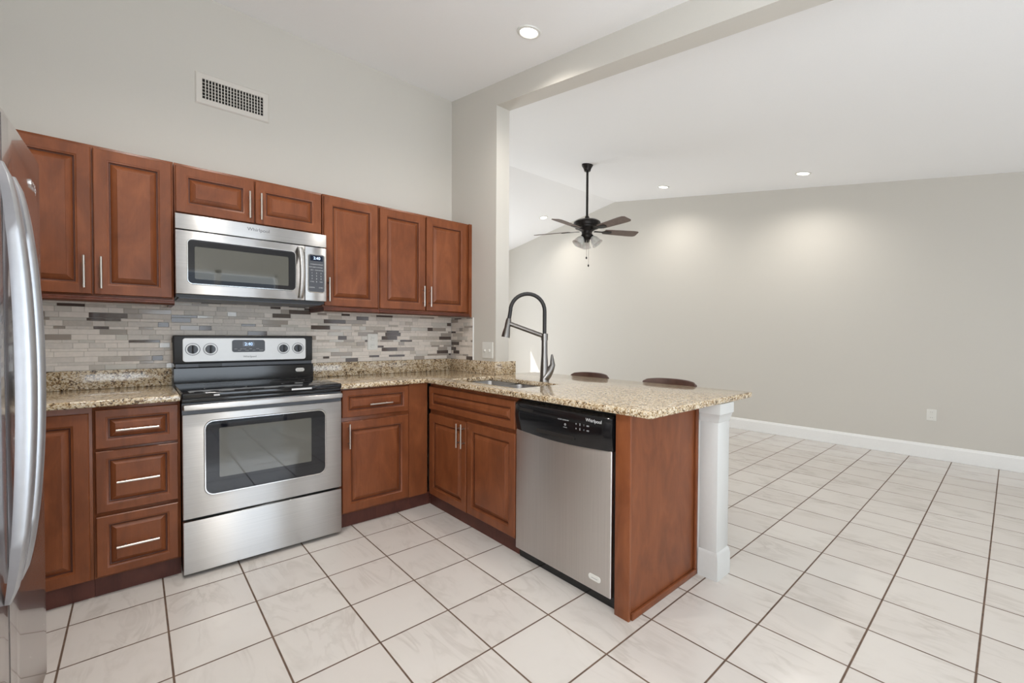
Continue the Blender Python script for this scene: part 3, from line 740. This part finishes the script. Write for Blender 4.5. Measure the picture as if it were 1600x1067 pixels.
for a in (14, 86, 158, 230, 302):
    a = math.radians(a); dr_ = rv * math.cos(a) + dv * math.sin(a); sd = Vector((-dr_.y, dr_.x, 0)); pt = math.radians(-12)
    w_ = sd * math.cos(pt) + Vector((0, 0, 1)) * math.sin(pt); nrm = dr_.cross(w_).normalized()
    def bp(l, w, h): return c + Vector((0, 0, 8.03)) + dr_ * l + w_ * w + nrm * h
    out = [(.72, -.17), (.9, -.19), (1.9, -.235), (2.08, -.22), (2.15, -.16), (2.15, .16), (2.08, .22), (1.9, .235), (.9, .19), (.72, .17)]
    bl = obj('blade', B().loft([[bp(l, w, 0) for l, w in out], [bp(l, w, .02) for l, w in out]]), M_blade, t)
    b = B().loft([[bp(l, w, -.02) for l, w in [(.3, -.05), (.62, -.04), (.72, -.11), (1.0, -.10), (1.05, 0), (1.0, .10), (.72, .11), (.62, .04), (.3, .05)]], [bp(l, w, 0) for l, w in [(.3, -.05), (.62, -.04), (.72, -.11), (1.0, -.10), (1.05, 0), (1.0, .10), (.72, .11), (.62, .04), (.3, .05)]]])
    obj('blade_iron', b, M_bronze, bl, 'dark bronze bracket')
k_ = obj('light_kit', B().lathe(c, [(.05, 7.58), (.10, 7.60), (.12, 7.70), (.19, 7.76), (.21, 7.86), (.19, 7.92), (.19, 8.02)], 28), M_bronze, t)
for a in (200, 335, 90):
    a = math.radians(a); dd = rv * math.cos(a) + dv * math.sin(a); ax = (dd * .75 + Vector((0, 0, -1))).normalized()
    o_ = c + dd * .18 + Vector((0, 0, 7.82))
    sh = obj('lamp_shade', B().lathe(o_ + ax * .05, [(.07, 0), (.1, .04), (.15, .12), (.175, .22), (.19, .30), (.225, .36), (.215, .36), (.18, .30), (.165, .22), (.14, .12), (.09, .05)], 24, ax, False, False), M_frost, k_, 'frosted glass bell shade')
    obj('lamp_holder', B().lathe(o_, [(.05, -.1), (.07, -.02), (.08, .06)], 18, ax), M_bronze, sh)
for q, z in ((-.03, 6.98), (.05, 6.68)):
    e = c + rv * q + dv * -.1
    ch = obj('pull_chain', B().cyl((e.x, e.y, z), (e.x, e.y, 7.68), .008, seg=8), M_nickel, t)
    obj('pull_knob', B().lathe((e.x, e.y, z - .06), [(.012, 0), (.03, .02), (.03, .06), (.012, .09)], 12), M_bronze, ch)

# ------------------------------------------------------------------ bar stools on the living room side
def stool(y, w, zt, label):
    t = thing('bar_stool', (8.85, y, 0), label, 'stool', 'bar stools behind the peninsula')
    obj('seat', B().rrect('+z', 2.02, 8.42, 9.22, y - .6, y + .6, .2, 0, .1, edge=.03), M_walnut, t)
    n = 16; L = []
    for k in range(n + 1):
        q = 2 * k / n - 1; yy = y + q * w; x = 9.26 - .16 * q * q; top = zt - .045 * abs(q) ** 3 - (.03 if abs(q) == 1 else 0)
        L.append([(x - .03, yy, zt - .5), (x + .05, yy, zt - .5), (x + .05, yy, top - .02), (x + .03, yy, top), (x - .01, yy, top), (x - .03, yy, top - .02)])
    obj('backrest', B().loft(L), M_walnut, t, 'curved dark wood backrest', 50)
    for dy in (-.4, .4): obj('back_post', B().cyl((9.12, y + dy, 2.1), (9.20, y + dy, zt - .3), .035, seg=10), M_bronze, t)
    for sx in (-1, 1):
        for sy in (-1, 1): obj('leg', B().cyl((8.82 + sx * .46, y + sy * .55, 0), (8.82 + sx * .3, y + sy * .42, 2.03), .05, seg=12), M_walnut, t)
    b = B(); z = .7; p = [(8.82 + sx * .405, y + sy * .505, z) for sx, sy in ((-1, -1), (1, -1), (1, 1), (-1, 1))]
    for i in range(4): b.cyl(p[i], p[(i + 1) % 4], .03, seg=10)
    obj('footrest', b, M_bronze, t)
stool(-1.32, .575, 3.0, 'dark wood bar stool behind the faucet, only its back rail showing')
stool(-3.45, .60, 3.005, 'dark wood bar stool nearer the end of the peninsula, only its back rail showing')
